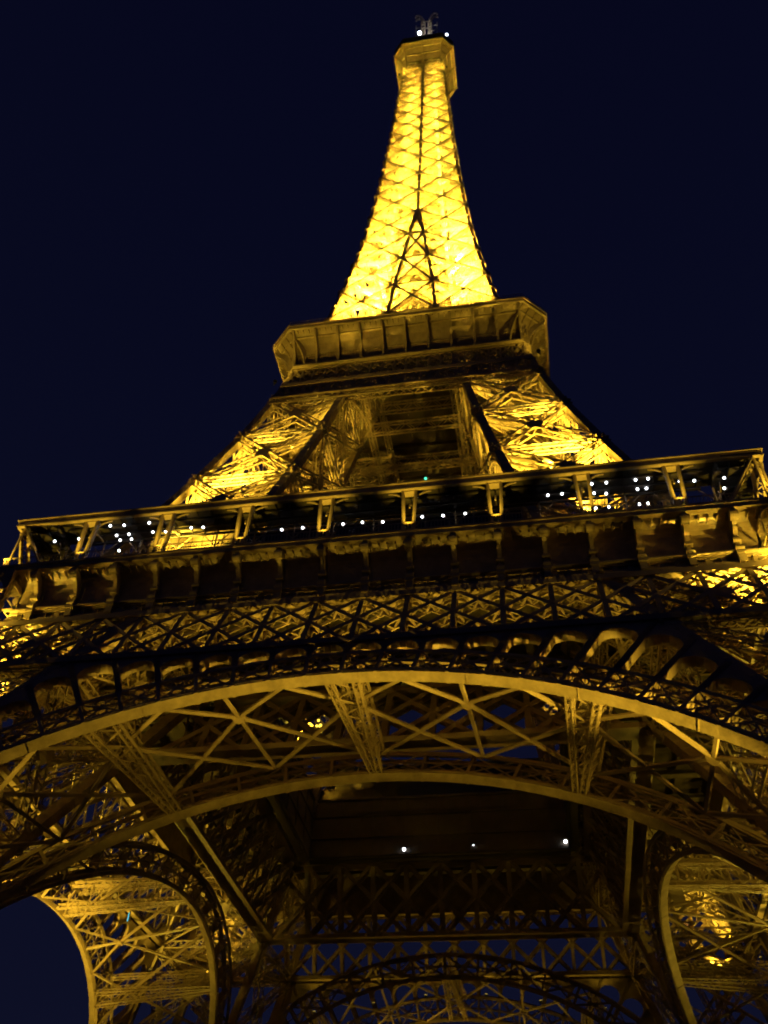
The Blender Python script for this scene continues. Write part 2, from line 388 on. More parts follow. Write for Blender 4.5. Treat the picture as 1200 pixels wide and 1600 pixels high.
# bracing between the outer and the inner arch
ab = MB()
def at_arch(I, t):
    n = len(I)-1; f = (t/math.pi+.5)*n; k = min(int(f), n-1); u = f-k
    return I[k][0]*(1-u)+I[k+1][0]*u, I[k][1]*(1-u)+I[k+1][1]*u
sag = R(27)
st = [k*sag/2 for k in range(-6, 7)]
def rowp(t):
    P, n0 = at_arch(Io, t); Q, n1 = at_arch(Ei, t*.98); Q2, _ = at_arch(Ii, t*.98)
    return P-nf*.8+n0*.3, n0, Q-n1*.1, n1, Q2+n1*.3
for k, t in enumerate(st):
    P, n0, Q, n1, Q2 = rowp(t); A = P*.74+Q*.26
    tdir = np.cross(n0, nf); f2 = np.cross(tdir, n0)
    if k % 2 == 0:      # deep lattice spine from soffit to soffit
        for sg in (-1, 1):
            ab.laced(P+tdir*sg*1.0, Q2+tdir*sg*.3, .42, .42, n0, .10, .07, cell=.6)
            ab.laced(P+tdir*sg*1.0+n0*2.6, Q+tdir*sg*.3+n1*.1, .42, .42, n0, .10, .07, cell=.8)
        m = 12
        for q in range(m):
            u, v = q/m, (q+1)/m; g = 1 if q % 2 else -1
            ab.beam(P*(1-u)+Q2*u+tdir*g*(1.0-.7*u), P*(1-v)+Q2*v-tdir*g*(1.0-.7*v), .12, .08, n0)
            for sg in (-1, 1):
                lo0, lo1 = P*(1-u)+Q2*u+tdir*sg*(1-.7*u), P*(1-v)+Q2*v+tdir*sg*(1-.7*v)
                hi0, hi1 = (P+n0*2.6)*(1-u)+(Q+n1*.1)*u+tdir*sg*(1-.7*u), (P+n0*2.6)*(1-v)+(Q+n1*.1)*v+tdir*sg*(1-.7*v)
                ab.beam(*((lo0, hi1) if q % 2 else (hi0, lo1)), .12, .08, tdir)
    else:
        ab.beam(P, Q, .26, .2, n0)
        ab.extrude([A-n0*.16+.5*(tdir*math.cos(a)+f2*math.sin(a)) for a in np.arange(8)*math.pi/4], n0*.05)
    for sg in (-1, 1):       # short arms from the node row up to the outer soffit
        if 0 <= k+sg < len(st):
            Pm, _, _, _, _ = rowp(t+sg*sag*.25)
            ab.beam(A, Pm, .26, .2, n0)
    if k < len(st)-1:
        P2, m0, Q_, m1, _ = rowp(st[k+1]); A2 = P2*.74+Q_*.26
        ab.beam(A, Q_, .28, .2, n0); ab.beam(A2, Q, .28, .2, n0)
        ab.beam(Q, Q_, .2, .2, n0)
ab.build('arch_bracing', IRON, ao)
four(ao); four(ai)
# ------------------------------------------------------------------ lattice girders under the first floor
def girder(z0, z1, hf, half, bay, thick, name, label, par, mfl=.34, chord=(.7, .5), scrolls=False):
    g = MB()
    def P(x, z, o=0): return np.array([x, -hf(z)+o, z])
    n = np.array([0, -1, .0])
    for o in (0, thick):
        g.beam(P(-half(z0), z0, o), P(half(z0), z0, o), chord[1], chord[0], n); g.beam(P(-half(z1), z1, o), P(half(z1), z1, o), chord[1], chord[0], n)
    H = z1-z0; N = int(half(z0)/bay)+2
    for k in range(-N, N+1):
        x = k*bay
        def clipx(x0, x1):      # member (x0,z0)->(x1,z1) cut to the belt
            p, q = 0.0, 1.0
            for t in np.linspace(0, 1, 41):
                xx = x0+(x1-x0)*t; zz = z0+H*t
                if abs(xx) > half(zz)+.01: 
                    if t < .5: p = max(p, t+.01)
                    else: q = min(q, t-.01)
            return (p, q) if q-p > .06 else None
        for x1 in (x, x+bay*2, x-bay*2):
            c = clipx(x, x1)
            if abs(x) > half(z0) and abs(x1) > half(z1): continue
            if not c: continue
            p, q = [P(x+(x1-x)*t, z0+H*t) for t in c]
            th = mfl*1.25 if x1 == x else mfl
            for o in (.02, thick-.02): g.beam(p+(0, o, 0), q+(0, o, 0), .1, th, n) if False else g.beam(p+(0, o, 0), q+(0, o, 0), th, .1, n)
            L = np.linalg.norm(q-p); m = max(2, int(L/(thick*.8)))
            for r in range(m):      # lacing between the two faces of the member
                a0, a1 = p+(q-p)*r/m, p+(q-p)*(r+1)/m; sg = r % 2
                a0 = a0+(0, thick*sg, 0); a1 = a1+(0, thick*(1-sg), 0)
                g.beam(a0, a1, th*.5, .07, n)
    ob = g.build(name, IRON, par); tag(ob, label); return ob
girder1 = girder(43.1, 50.2, lambda z: h(z)+.12, lambda z: h(z)-.2, 3.93, 1.0, 'lattice_girder', 'deep crossed lattice girder above the outer arch', tower)
four(girder1)
girder2 = girder(43.1, 50.8, lambda z: i_(z)+.12, lambda z: i_(z)-.2, 4.3, .9, 'lattice_girder', 'shadowed inner lattice girder above the inner arch', tower, mfl=.46, chord=(1.1, .5))
four(girder2)
g = MB(); g.box(-33.2, 33.2, -33.45, -33.1, 50.4, 52.3)
for zz in (50.5, 51.4, 52.2): g.box(-33.5, 33.5, -33.7, -33.45, zz-.12, zz+.12)
for k in range(-26, 27): g.box(k*1.25-.2, k*1.25+.2, -33.62, -33.45, 50.65, 52.05)
g.box(-33.9, 33.9, -34.05, -33.5, 52.3, 52.45)  # added lip that shades the wall below the cove from the corner lamps
four(g.build('frieze_band', PLATE, tower))
# ------------------------------------------------------------------ first floor: wall, consoles, cornice, deck, gallery
HD = 35.4
wl = MB(); wl.box(-33.4, 33.4, -33.4, -33.2, 52.3, 56.2)
for k in range(-9, 9):       # recessed panels with mouldings, filled between the consoles
    x0, x1 = k*3.93+.45, (k+1)*3.93-.45
    for z in (53.0, 55.2): wl.box(x0, x1, -33.5, -33.4, z-.09, z+.09)
    for x in (x0, x1): wl.box(x-.07, x+.07, -33.49, -33.4, 53.09, 55.11)
    prev = None
    for q in range(7):     # cove rising to the cornice
        t = math.pi/2*q/6; p = (-33.4-1.75*(1-math.cos(t)), 54.6+1.5*math.sin(t))
        if prev: wl.box8([(k*3.93+.2, prev[0], prev[1]), ((k+1)*3.93-.2, prev[0], prev[1]), ((k+1)*3.93-.2, prev[0]+.1, prev[1]+.05), (k*3.93+.2, prev[0]+.1, prev[1]+.05), (k*3.93+.2, p[0], p[1]), ((k+1)*3.93-.2, p[0], p[1]), ((k+1)*3.93-.2, p[0]+.1, p[1]+.05), (k*3.93+.2, p[0]+.1, p[1]+.05)])
        prev = p
    for q in range(5): wl.box((k+.12+q*.19)*3.93-.05, (k+.12+q*.19)*3.93+.05, -34.9, -33.7, 55.75, 56.0)
four(wl.build('name_frieze', PLATE, tower))
co = MB()
for k in range(-9, 10):
    if k == -9: continue
    c = MB() 
def console(x, par=None):
    c = MB(); w_ = .36
    prof = [(-33.4, 52.2), (-33.85, 52.25), (-33.95, 52.9), (-33.8, 53.1), (-33.8, 53.7), (-34.05, 54.3), (-34.5, 54.9), (-35.05, 55.25), (-35.3, 55.6), (-35.25, 56.1), (-33.4, 56.1)]
    c.extrude([(x-w_/2, y, z) for y, z in prof], (w_, 0, 0))
    for (y, z, r) in ((-34.95, 55.55, .46), (-33.85, 52.75, .3)):
        c.tube((x-.34, y, z), (x+.34, y, z), r, n=12)
    c.box(x-.34, x+.34, -34.1, -33.4, 53.55, 53.8); c.box(x-.30, x+.30, -33.98, -33.4, 51.3, 52.25); c.box(x-.38, x+.38, -34.1, -33.4, 52.1, 52.35)
    return c
for k in range(-8, 10):
    o = console(0).build('console', PLATE, tower) if k == -8 else con0.copy()
    if k == -8: con0 = o
    else: col.objects.link(o); o.parent = tower
    o.location = (k*3.93, 0, 0)
base_con = [o for o in tower.children if o.name.startswith('console')]
for kk in (1, 2, 3):
    for o in base_con:
        c = o.copy(); col.objects.link(c); c.parent = tower; c.rotation_euler.z = kk*math.pi/2
        v = Matrix.Rotation(kk*math.pi/2, 3, 'Z') @ Vector(o.location); c.location = v
cn = MB()
cn.box(-HD, HD-.5, -HD, -HD+.5, 56.1, 56.55); cn.box(-HD-.12, HD-.4, -HD-.12, -HD+.4, 56.55, 56.75)
cn.box(-34.2, 34.2, -HD+.5, -33.2, 56.1, 56.2)
four(cn.build('cornice', PLATE, tower))
sl = MB()
V = 16.4
for a, b, c, d in ((-HD+.5, HD-.5, -HD+.5, -V), (-HD+.5, HD-.5, V, HD-.5), (-HD+.5, -V, -V, V), (V, HD-.5, -V, V)): sl.box(a, b, c, d, 56.25, 56.7)
for k in range(-8, 9):         # floor beams
    x = k*3.93+1.9
    for (y0, y1) in (((-32.5, -V-.3), (V+.3, 32.5)) if abs(x) < V+.5 else ((-32.5, 32.5),)):
        sl.box(x-.16, x+.16, y0, y1, 54.9, 56.24); sl.box(x-.4, x+.4, y0, y1, 54.78, 54.9)
for k in range(-5, 6):
    y = k*5.9
    for (x0, x1) in (((-32.5, -V-.3), (V+.3, 32.5)) if abs(y) < V+.5 else ((-32.5, 32.5),)):
        sl.box(x0, x1, y-.2, y+.2, 54.2, 54.77); sl.box(x0, x1, y-.5, y+.5, 54.05, 54.2)
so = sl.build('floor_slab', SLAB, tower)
vf = MB()
vf.box(-V, V, -V-.12, -V, 50.7, 58.7)
for k in range(-3, 4): vf.box(k*4.2-.12, k*4.2+.12, -V, -V+.12, 50.75, 58.65)
for zz in (50.9, 53.3, 56.2, 58.5): vf.box(-V+.1, V-.1, -V, -V+.18, zz-.16, zz+.16)
vf.box(-V, V, -V-1.0, -V-.12, 50.4, 50.6)
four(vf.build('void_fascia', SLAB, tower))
# glass balustrade and glass floor edge round the void
gb = MB()
for k in range(-7, 8): gb.box(k*2.3-.05, k*2.1+.05, -V-.45, -V-.35, 56.75, 60.2)
gb.box(-V, V, -V-.46, -V-.34, 60.2, 60.3); gb.box(-V, V, -V-.43, -V-.38, 58.75, 60.1)
four(gb.build('balustrade', GLASS, tower))
# railing at the deck edge
ra = MB()
for k in range(-117, 118):
    x = k*.3; ra.box(x-.02, x+.02, -HD+.08, -HD+.12, 56.75, 57.75)
ra.box(-HD+.1, HD-.1, -HD+.06, -HD+.14, 57.75, 57.83); ra.box(-HD+.1, HD-.1, -HD+.07, -HD+.13, 56.95, 57.0)
four(ra.build('railing', IRON, tower))
# gallery roof
ZR = 62.8
rf = MB()
rf.box(-HD, HD-.25, -HD, -HD+.25, ZR-.75, ZR); rf.box(-HD-.15, HD+.15-.4, -HD-.15, -HD+.25, ZR, ZR+.12); rf.box(-HD-.08, HD-.2, -HD-.08, -HD, ZR-.72, ZR-.55)
ce = MB(); ce.box(-HD+.26, HD-3.6, -HD+.26, -HD+3.6, ZR-.3, ZR-.1)
for k in range(-9, 9):
    x = k*3.93
    ce.box(x-.1, x+.1, -HD+.27, -HD+3.55, ZR-.62, ZR-.31)
    for j in (1, 2): ce.box(x+j*1.31-.05, x+j*1.31+.05, -HD+.27, -HD+3.55, ZR-.48, ZR-.31)
for y in (-HD+1.3, -HD+2.4, -HD+3.45): ce.box(-30.4, 30.4, y-.12, y+.12, ZR-.8, ZR-.63)
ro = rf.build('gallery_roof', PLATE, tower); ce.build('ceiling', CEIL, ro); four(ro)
# posts: paired flanges with a rounded foot
def post_mb():
    c = MB(); y0, y1 = -HD+.35, -HD+.35
    for sg in (-1, 1):
        c.beam((sg*.42, y0, 56.95), (sg*.60, y1, ZR-.76), .27, .38, (0, 1, 0))
        c.beam((sg*.42, y0+.05, 56.95), (sg*.60, y1+.05, ZR-.76), .09, .6, (0, 1, 0))
    prev = None
    for q in range(9):
        t = math.pi*q/8; p = (-.42*math.cos(t), 56.95-.30*math.sin(t)+.05)
        if prev: c.beam((prev[0], y0, prev[1]), (p[0], y0, p[1]), .2, .5, (0, 1, 0))
        prev = p
    n = 13
    for k in range(0):
        a, b = k/n, (k+1)/n; g = 1 if k % 2 else -1
        za, zb = 57.1+(ZR-.9-57.1)*a, 57.1+(ZR-.9-57.1)*b
        c.beam((g*(.38+.18*a), y0+.34, za), (-g*(.38+.18*b), y0+.34, zb), .03, .03, (0, 1, 0))
    c.box(-.62, .62, y0-.2, y0+.5, ZR-.9, ZR-.74)
    for sg in (-1, 1):      # curved brackets under the roof
        prev = None
        for q in range(7):
            t = math.pi/2*q/6; p = np.array([sg*(.5+1.5*(1-math.cos(t))), y0+.1, ZR-2.0+1.25*math.sin(t)])
            if prev is not None: c.beam(prev, p, .1, .12, (0, 1, 0))
            prev = p
    prev = None
    for q in range(7):
        t = math.pi/2*q/6; p = np.array([0, y0+.3+2.4*(1-math.cos(t)), ZR-2.6+1.75*math.sin(t)])
        if prev is not None: c.beam(prev, p, .12, .12, (1, 0, 0))
        prev = p
    return c
pm = post_mb(); p0 = None; posts = []
for k in range(4):
    for j in range(1, 9):
        o = pm.build('gallery_post', PLATE, tower) if p0 is None else p0.copy()
        if p0 is None: p0 = o
        else: col.objects.link(o); o.parent = tower
        x = -35.4+70.8*j/9
        o.rotation_euler.z = k*math.pi/2; o.location = Matrix.Rotation(k*math.pi/2, 3, 'Z') @ Vector((x, 0, 0))
cp = MB()       # corner posts: three raking struts meeting under the roof's corner
def strut(a, b):
    a, b = np.array(a), np.array(b); dd = b-a; dd /= np.linalg.norm(dd); s_ = np.cross(dd, (0, 0, 1.)); s_ /= np.linalg.norm(s_)
    for sg in (-1, 1): cp.beam(a+s_*sg*.4, b+s_*sg*.4, .14, .36, s_)
    n = 12
    for k in range(n):
        g = 1 if k % 2 else -1; cp.beam(a+(b-a)*k/n+s_*g*.36, a+(b-a)*(k+1)/n-s_*g*.36, .08, .05, np.cross(s_, dd))
cT = (-HD+.5, -HD+.5, ZR-.8)
strut((-HD+.45, -HD+.45, 56.8), cT); strut((-HD+4.0, -HD+.5, 56.8), (-HD+.9, -HD+.5, ZR-.8)); strut((-HD+.5, -HD+4.0, 56.8), (-HD+.5, -HD+.9, ZR-.8))
four(cp.build('corner_post', PLATE, tower))
ic = MB()       # slender inner columns of the gallery
for k in range(-8, 9):
    x = k*3.93
    ic.tube((x, -HD+3.45, 56.7), (x, -HD+3.45, ZR-.8), .1, n=8)
    ic.beam((x, -HD+3.45, ZR-2.4), (x+1.3, -HD+3.45, ZR-.9), .08, .08); ic.beam((x, -HD+3.45, ZR-2.4), (x-1.3, -HD+3.45, ZR-.9), .08, .08)
four(ic.build('inner_column', IRON, tower))
eq = MB(); eq.box(-25.5, -15.6, -29.0, -24, 63.6, 63.75)  # added panels that catch lamplight behind the left part of the gallery
for x in (-24, -21.5, -19, -17): eq.box(x-.12, x+.12, -29, -24, 63.2, 63.6)
eq.box(-24.2, -15.0, -29.35, -29.2, 63.3, 65.1); eq.box(-24.2, -12.0, -29.5, -29.3, 62.5, 62.9)
for q in range(9): eq.box(-24.0+q*1.1-.06, -24.0+q*1.1+.06, -29.45, -29.35, 62.9, 65.1)
eq.build('light_catch_panel', PLATE, tower)
# dark glazed pavilions between the pylons
pv = MB(); pv.box(-14.2, 14.2, -29.4, -18.0, 56.75, 64.2)
pvo = pv.build('pavilion', GLASS, tower)
fr = MB()
for k in range(-6, 7): fr.box(k*2.35-.07, k*2.35+.07, -29.55, -29.4, 56.8, 64.2)
for z in (57, 59.4, 61.8, 64.1): fr.box(-14.2, 14.2, -29.58, -29.4, z-.08, z+.08)
fr.build('window_frame', IRON, pvo); four(pvo)

# ------------------------------------------------------------------ second floor
H2, C2, Z2 = 20.7, 3.2, 115.9
def octo(a, c, z): return [np.array(p) for p in ((-a+c, -a, z), (a-c, -a, z), (a, -a+c, z), (a, a-c, z), (a-c, a, z), (-a+c, a, z), (-a, a-c, z), (-a, -a+c, z))]
def ringband(mb, o1, o2, th=None):
    for k in range(8): j = (k+1) % 8; mb.poly([o1[k], o1[j], o2[j], o2[k]])
b2 = MB()
b2.extrude(octo(H2-.3, C2-.12, Z2-.1), (0, 0, .4))
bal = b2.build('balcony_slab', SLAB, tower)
ed = MB()
for (hh, cc_, z0, z1) in ((H2, C2, Z2-.45, Z2+.15), (H2+.14, C2+.05, Z2+.15, Z2+.3)):
    A, B, Ai, Bi = octo(hh, cc_, z0), octo(hh, cc_, z1), octo(hh-.3, cc_-.12, z0), octo(hh-.3, cc_-.12, z1)
    for k in range(8):
        j = (k+1) % 8; ed.box8([A[k], A[j], Ai[j], Ai[k], B[k], B[j], Bi[j], Bi[k]])
ed.build('cornice', PLATE, bal)
cv = MB()      # cove under the balcony in stepped panels
prof = [(17.05, 110.2), (17.2, 111.4), (17.6, 112.7), (18.4, 114.0), (19.4, 115.0), (20.5, 115.7)]
for k in range(len(prof)-1):
    r0, z0 = prof[k]; r1, z1 = prof[k+1]; c0, c1 = .6+(r0-17)*.75, .6+(r1-17)*.75
    A, B = octo(r0, c0, z0), octo(r1, c1, z1)
    Ai, Bi = octo(r0-.1, c0, z0+.06), octo(r1-.1, c1, z1+.06)
    for m in range(8):
        j = (m+1) % 8; cv.box8([A[m], A[j], Ai[j], Ai[m], B[m], B[j], Bi[j], Bi[m]])
    A, Ai = octo(r1+.05, c1, z1-.28), octo(r1-.25, c1, z1-.28); B, Bi = octo(r1+.05, c1, z1-.12), octo(r1-.25, c1, z1-.12)
    if k in (1, 3):
        for m in range(8): j = (m+1) % 8; cv.box8([A[m], A[j], Ai[j], Ai[m], B[m], B[j], Bi[j], Bi[m]])
lg = MB(); A, B, Ai, Bi = octo(17.95, 1.3, 109.7), octo(17.95, 1.3, 109.95), octo(16.8, .5, 109.7), octo(16.8, .5, 109.95)  # added ring that keeps the lower cove in shade from the corner lamps
for m in range(8): j = (m+1) % 8; lg.box8([A[m], A[j], Ai[j], Ai[m], B[m], B[j], Bi[j], Bi[m]])
lg.build('shade_ledge', PLATE, bal)
cv.build('cove_panel', PLATE, bal)
def rib2(x, sg=1):
    r = MB(); w_ = .34
    pr = [(-17.0, 109.9), (-17.8, 110.0), (-17.95, 111.3), (-18.4, 112.5), (-19.25, 113.6), (-20.1, 114.5), (-20.45, 115.2), (-20.45, 115.5), (-17.0, 115.5)]
    r.extrude([(x-w_/2, y, z) for y, z in pr], (w_, 0, 0)); return r
r0 = rib2(0).build('rib', PLATE, bal)
sub = MB()
for k in range(-20, 21):
    x = k*.85; sub.box(x-.05, x+.05, -20.3, -19.3, 115.15, 115.45)
four(sub.build('joist', PLATE, bal))
dt = MB()
for k in range(-42, 43):
    x = k*.42
    dt.beam((x, -17.28, 111.4), (x, -17.68, 112.7), .09, .12, (0, 1, 0))
four(dt.build('moulding', PLATE, bal))
first = True
for k in range(4):
    for j in range(-5, 6):
        o = r0 if first else r0.copy()
        if not first: col.objects.link(o); o.parent = bal
        first = False; o.rotation_euler.z = k*math.pi/2; o.location = Matrix.Rotation(k*math.pi/2, 3, 'Z') @ Vector((j*3.36, 0, 0))
    # corner rib
    cr_ = MB(); d = 1/math.sqrt(2)
    for off in (-1.95, -.65, .65, 1.95):
        pr = [(-23.4, 110.0), (-23.7, 111.4), (-24.3, 112.7), (-25.2, 114.0), (-26.3, 115.1), (-26.6, 115.5), (-23.4, 115.5)]
        cr_.extrude([(off-.09, y, z) for y, z in pr], (.18, 0, 0))
    cr_.build('rib', PLATE, bal, rot=k*math.pi/2+math.pi/4)
rl = MB(); A = octo(H2-.1, C2, Z2+.3)
for k in range(8):
    j = (k+1) % 8; L = np.linalg.norm(A[j]-A[k]); n = int(L/.35)
    for q in range(n): p = A[k]+(A[j]-A[k])*q/n; rl.box(p[0]-.02, p[0]+.02, p[1]-.02, p[1]+.02, Z2+.3, Z2+1.5)
    for zz in (Z2+1.5, Z2+.9): rl.beam(A[k]+(0, 0, zz-Z2-.3), A[j]+(0, 0, zz-Z2-.3), .06, .06)
rl.build('railing', IRON, bal)
# coping objects on the upper deck: kiosk blocks and fence between the spire's feet
kk = MB()
for x0, x1 in ((-16, -12.8), (-7.5, -4), (-2, 3.4), (8, 11), (13, 15)):
    kk.box(x0, x1, -17.6, -15.6, 116.35, 118.6+random.random()); kk.box(x0-.2, x1+.2, -17.8, -15.4, 119.7, 119.85)
four(kk.build('kiosk', SLAB, tower))
# belt lattice below the second floor (two bands) and its chords
hz2 = lambda z: h(z)+.1
gA = girder(105.0, 109.6, hz2, lambda z: h(z)-.1, 1.7, .7, 'lattice_girder', 'upper lattice band below the second balcony', tower, mfl=.2, chord=(.4, .4))
gB = girder(101.4, 104.6, hz2, lambda z: h(z)-.1, 1.2, .6, 'lattice_girder', 'fine lattice band crossing the pylons', tower, mfl=.2, chord=(.35, .4))
four(gA); four(gB)
bb = MB()
hz_ = lambda z: h(z)-.3
bb.laced((-hz_(100), -hz_(100)-.1, 100), (hz_(100), -hz_(100)-.1, 100), 1.2, .9, (0, -1, 0), .16, .1, cell=1.0)
for z in (106.5, 113):       # inner cross girders under the floor
    q = i_(z); bb.laced((-h(z), -q, z), (h(z), -q, z), 2.2, .6, (0, -1, 0), .16, .1, cell=1.6)
bb.laced((-i_(95), -i_(95), 95), (i_(95), -i_(95), 95), 1.0, .6, (0, -1, 0), .12, .08, cell=1.0)
four(bb.build('cross_girder', IRON, tower))
un = MB()      # underside of the second floor between the pylons: board panels
for k in range(-12, 13):
    un.box(k*1.3-.6, k*1.3+.6, -16.3, 16.3, 114.6, 114.75)
for k in range(-4, 5): un.box(-16, 16, k*3.6-.15, k*3.6+.15, 113.9, 114.59)
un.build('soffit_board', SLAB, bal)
# ------------------------------------------------------------------ top platform
H3, C3, Z3 = 8.45, 2.8, 277.3
tp = MB(); tp.extrude(octo(H3-.1, C3, Z3), (0, 0, .5)); tpo = tp.build('top_platform', PLATE, tower)
fl_ = MB(); prof = [(5.2, .5, 266), (5.5, .7, 270), (6.4, 1.4, 273.5), (7.6, 2.3, 276), (H3, C3, 277.25)]
for k in range(len(prof)-1):
    A, B = octo(*prof[k]), octo(*prof[k+1]); a_, b_ = list(prof[k]), list(prof[k+1]); a_[0] -= .12; b_[0] -= .12
    Ai, Bi = octo(*a_), octo(*b_)
    for m in range(8):
        j = (m+1) % 8; fl_.box8([A[m], A[j], Ai[j], Ai[m], B[m], B[j], Bi[j], Bi[m]])
        if k < 4:
            for t in ((0, .5) if m % 2 == 0 else (0,)):      # ribs on the flare
                p = A[m]*(1-t)+A[j]*t; q = B[m]*(1-t)+B[j]*t; fl_.beam(p, q, .28, .9, (p[0]+q[0], p[1]+q[1], -6))
    for m in range(8): fl_.beam(B[m], B[(m+1) % 8], .35, .5)
fl_.build('flared_bracket', PLATE, tpo)
rm = MB()
A, B, Ai, Bi = octo(H3+.1, C3, Z3-.15), octo(H3+.1, C3, Z3+.45), octo(H3-.2, C3-.1, Z3-.15), octo(H3-.2, C3-.1, Z3+.45)
for m in range(8): j = (m+1) % 8; rm.box8([A[m], A[j], Ai[j], Ai[m], B[m], B[j], Bi[j], Bi[m]])
rm.build('rim', PLATE, tpo)
cb = MB(); cb.extrude(octo(7.6, 2.5, Z3+.5), (0, 0, 3.4)); cb.extrude(octo(8.6, 2.9, Z3+3.9), (0, 0, .35))
A = octo(8.3, 2.8, Z3+.5); 
for m in range(8):
    j = (m+1) % 8
    for q in range(8): p = A[m]+(A[j]-A[m])*q/8; cb.box(p[0]-.05, p[0]+.05, p[1]-.05, p[1]+.05, Z3+.5, Z3+3.9)
cb.extrude(octo(5.6, 1.8, Z3+4.3), (0, 0, 4.5)); cb.extrude(octo(6.4, 2.0, Z3+8.8), (0, 0, .3))
cb.extrude(octo(3.6, 1.1, Z3+9.1), (0, 0, 5)); cb.extrude(octo(4.2, 1.3, Z3+14.1), (0, 0, .3)); cb.extrude(octo(2.4, .8, Z3+14.4), (0, 0, 7)); cb.extrude(octo(3.4, 1.0, Z3+21.4), (0, 0, .4))
cb.build('cabin', DARK, tower)
an = MB()
for x in (-1.15, 1.15):
    an.tube((x, 0, 299), (x, 0, 325.5), .62, .5, n=12)
    for z in range(301, 325, 3): an.tube((x, 0, z), (x, 0, z+.3), .85, n=12)
    g = 1 if x > 0 else -1
    for dy in (-.5, .5):      # claw-like aerials that curl outwards at the head
        pts = [(x, dy, 324.5), (x+g*.5, dy, 327.3), (x+g*1.2, dy, 329.2), (x+g*2.0, dy, 329.4), (x+g*2.5, dy, 328.0)]
        for p, q in zip(pts, pts[1:]): an.tube(p, q, .34, .28, n=7)
    for z in (308, 313, 318): an.tube((x, 0, z), (x+g*2.3, 0, z+1.2), .16, n=6); an.tube((x+g*2.3, 0, z), (x+g*2.3, 0, z+3), .2, n=6)
for z in (303, 310, 317, 324): an.beam((-1.15, 0, z), (1.15, 0, z), .3, .3)
an.build('antenna_mast', MAST, tower)
dn = MB()       # small aerials round the cabin roof
for a in range(14):
    t = a*2*math.pi/14; r = 6.3+random.random()*1.2
    dn.tube((r*math.cos(t), r*math.sin(t), Z3+4.2), (r*math.cos(t), r*math.sin(t), Z3+6+random.random()*3.5), .09, n=6)
dn.build('aerial', MAST, tower)

# ------------------------------------------------------------------ masonry feet, ground
for k in range(4):
    for (cx, cy) in ((-57.4+0, -57.4), (-42.2, -57.4), (-42.2, -42.2), (-57.4, -42.2)):
        m = MB(); m.box8([(cx-3.4, cy-3.4, 0), (cx+3.4, cy-3.4, 0), (cx+3.4, cy+3.4, 0), (cx-3.4, cy+3.4, 0), (cx-2.2+.8, cy-2.2+.8, 4.3), (cx+2.2+.6, cy-2.2+.8, 4.3), (cx+2.2+.6, cy+2.2+.6, 4.3), (cx-2.2+.8, cy+2.2+.6, 4.3)])
        m.box(cx-3.6, cx+3.6, cy-3.6, cy+3.6, 0, .5)
        o = m.build('masonry_pier', STONE, tower, rot=k*math.pi/2)
g = MB(); g.poly([(-2500, -2500, 0), (2500, -2500, 0), (2500, 2500, 0), (-2500, 2500, 0)])
tag(g.build('ground', GRND), 'dark paved ground under the tower', kind='structure')

# ------------------------------------------------------------------ lamps
def floodlight(pos, aim, power, label, size=85, blend=.6, r=.25, grp='sodium projectors fixed inside the ironwork', colr=SODIUM, small=1.0):
    t = empty('floodlight', pos); tag(t, label, 'floodlight', grp)
    d = Vector(aim).normalized(); q = d.to_track_quat('-Z', 'Y')
    if 'h' not in FL:
        a = MB(); a.tube((0, 0, .30), (0, 0, -.12), .20, .30, n=12); a.tube((0, 0, .38), (0, 0, .30), .12, .2, n=12)
        FL['h'] = a; b = MB(); b.tube((0, 0, -.125), (0, 0, -.15), .26, n=12); FL['l'] = b
        c = MB(); c.box(-.34, -.29, -.05, .05, -.1, .45); c.box(.29, .34, -.05, .05, -.1, .45); c.box(-.34, .34, -.05, .05, .45, .5); FL['y'] = c
        FL['hm'] = a.build('housing', DARK, t); FL['lm'] = b.build('lens', WARM_L, t); FL['ym'] = c.build('bracket', DARK, t)
        parts = [FL['hm'], FL['lm'], FL['ym']]
    else:
        parts = []
        for kx in ('hm', 'lm', 'ym'):
            o = FL[kx].copy(); col.objects.link(o); o.parent = t; parts.append(o)
    for o in parts: o.rotation_mode = 'QUATERNION'; o.rotation_quaternion = q; o.scale = (small,)*3
    ld = bpy.data.lights.new('projector_beam', 'SPOT'); ld.energy = power*PW; ld.color = colr; ld.spot_size = R(size); ld.spot_blend = blend; ld.shadow_soft_size = r*small
    lo = bpy.data.objects.new('projector_beam', ld); col.objects.link(lo); lo.parent = t; lo.location = d*.22*small; lo.rotation_mode = 'QUATERNION'; lo.rotation_quaternion = q
    return t
FL = {}
def rot(p, k): c, s_ = math.cos(k*math.pi/2), math.sin(k*math.pi/2); return (p[0]*c-p[1]*s_, p[0]*s_+p[1]*c, p[2])
SIDE = ['front left', 'front right', 'far right', 'far left']
def legc(z): c = (h(z)+i_(z))/2; return (-c, -c, z)
def legdir(z0, z1): a, b = legc(z0), legc(z1); return tuple(b[i]-a[i] for i in range(3))
# (z, power, spread) inside every leg
for z, pw, sz, off in ((5.5, 24000, 95, 0), (24, 18000, 80, 1.5), (41, 95000, 124, 2.2), (63.5, 95000, 90, 2), (69, 100000, 92, 2.5), (80, 40000, 95, 1.5), (92, 16000, 100, 1)):
    for k in range(4):
        c = legc(z); c = (c[0]-off, c[1]-off*.6, z); d = legdir(z, z+8) if z != 41 else (0, 0, 1)
        floodlight(rot(c, k), rot(d, k), pw*(1.0 if k < 2 or z > 50 or z < 10 else .15), f'sodium floodlight {"near the foot of" if z < 10 else "inside"} the {SIDE[k]} leg, {int(z)} metres up')
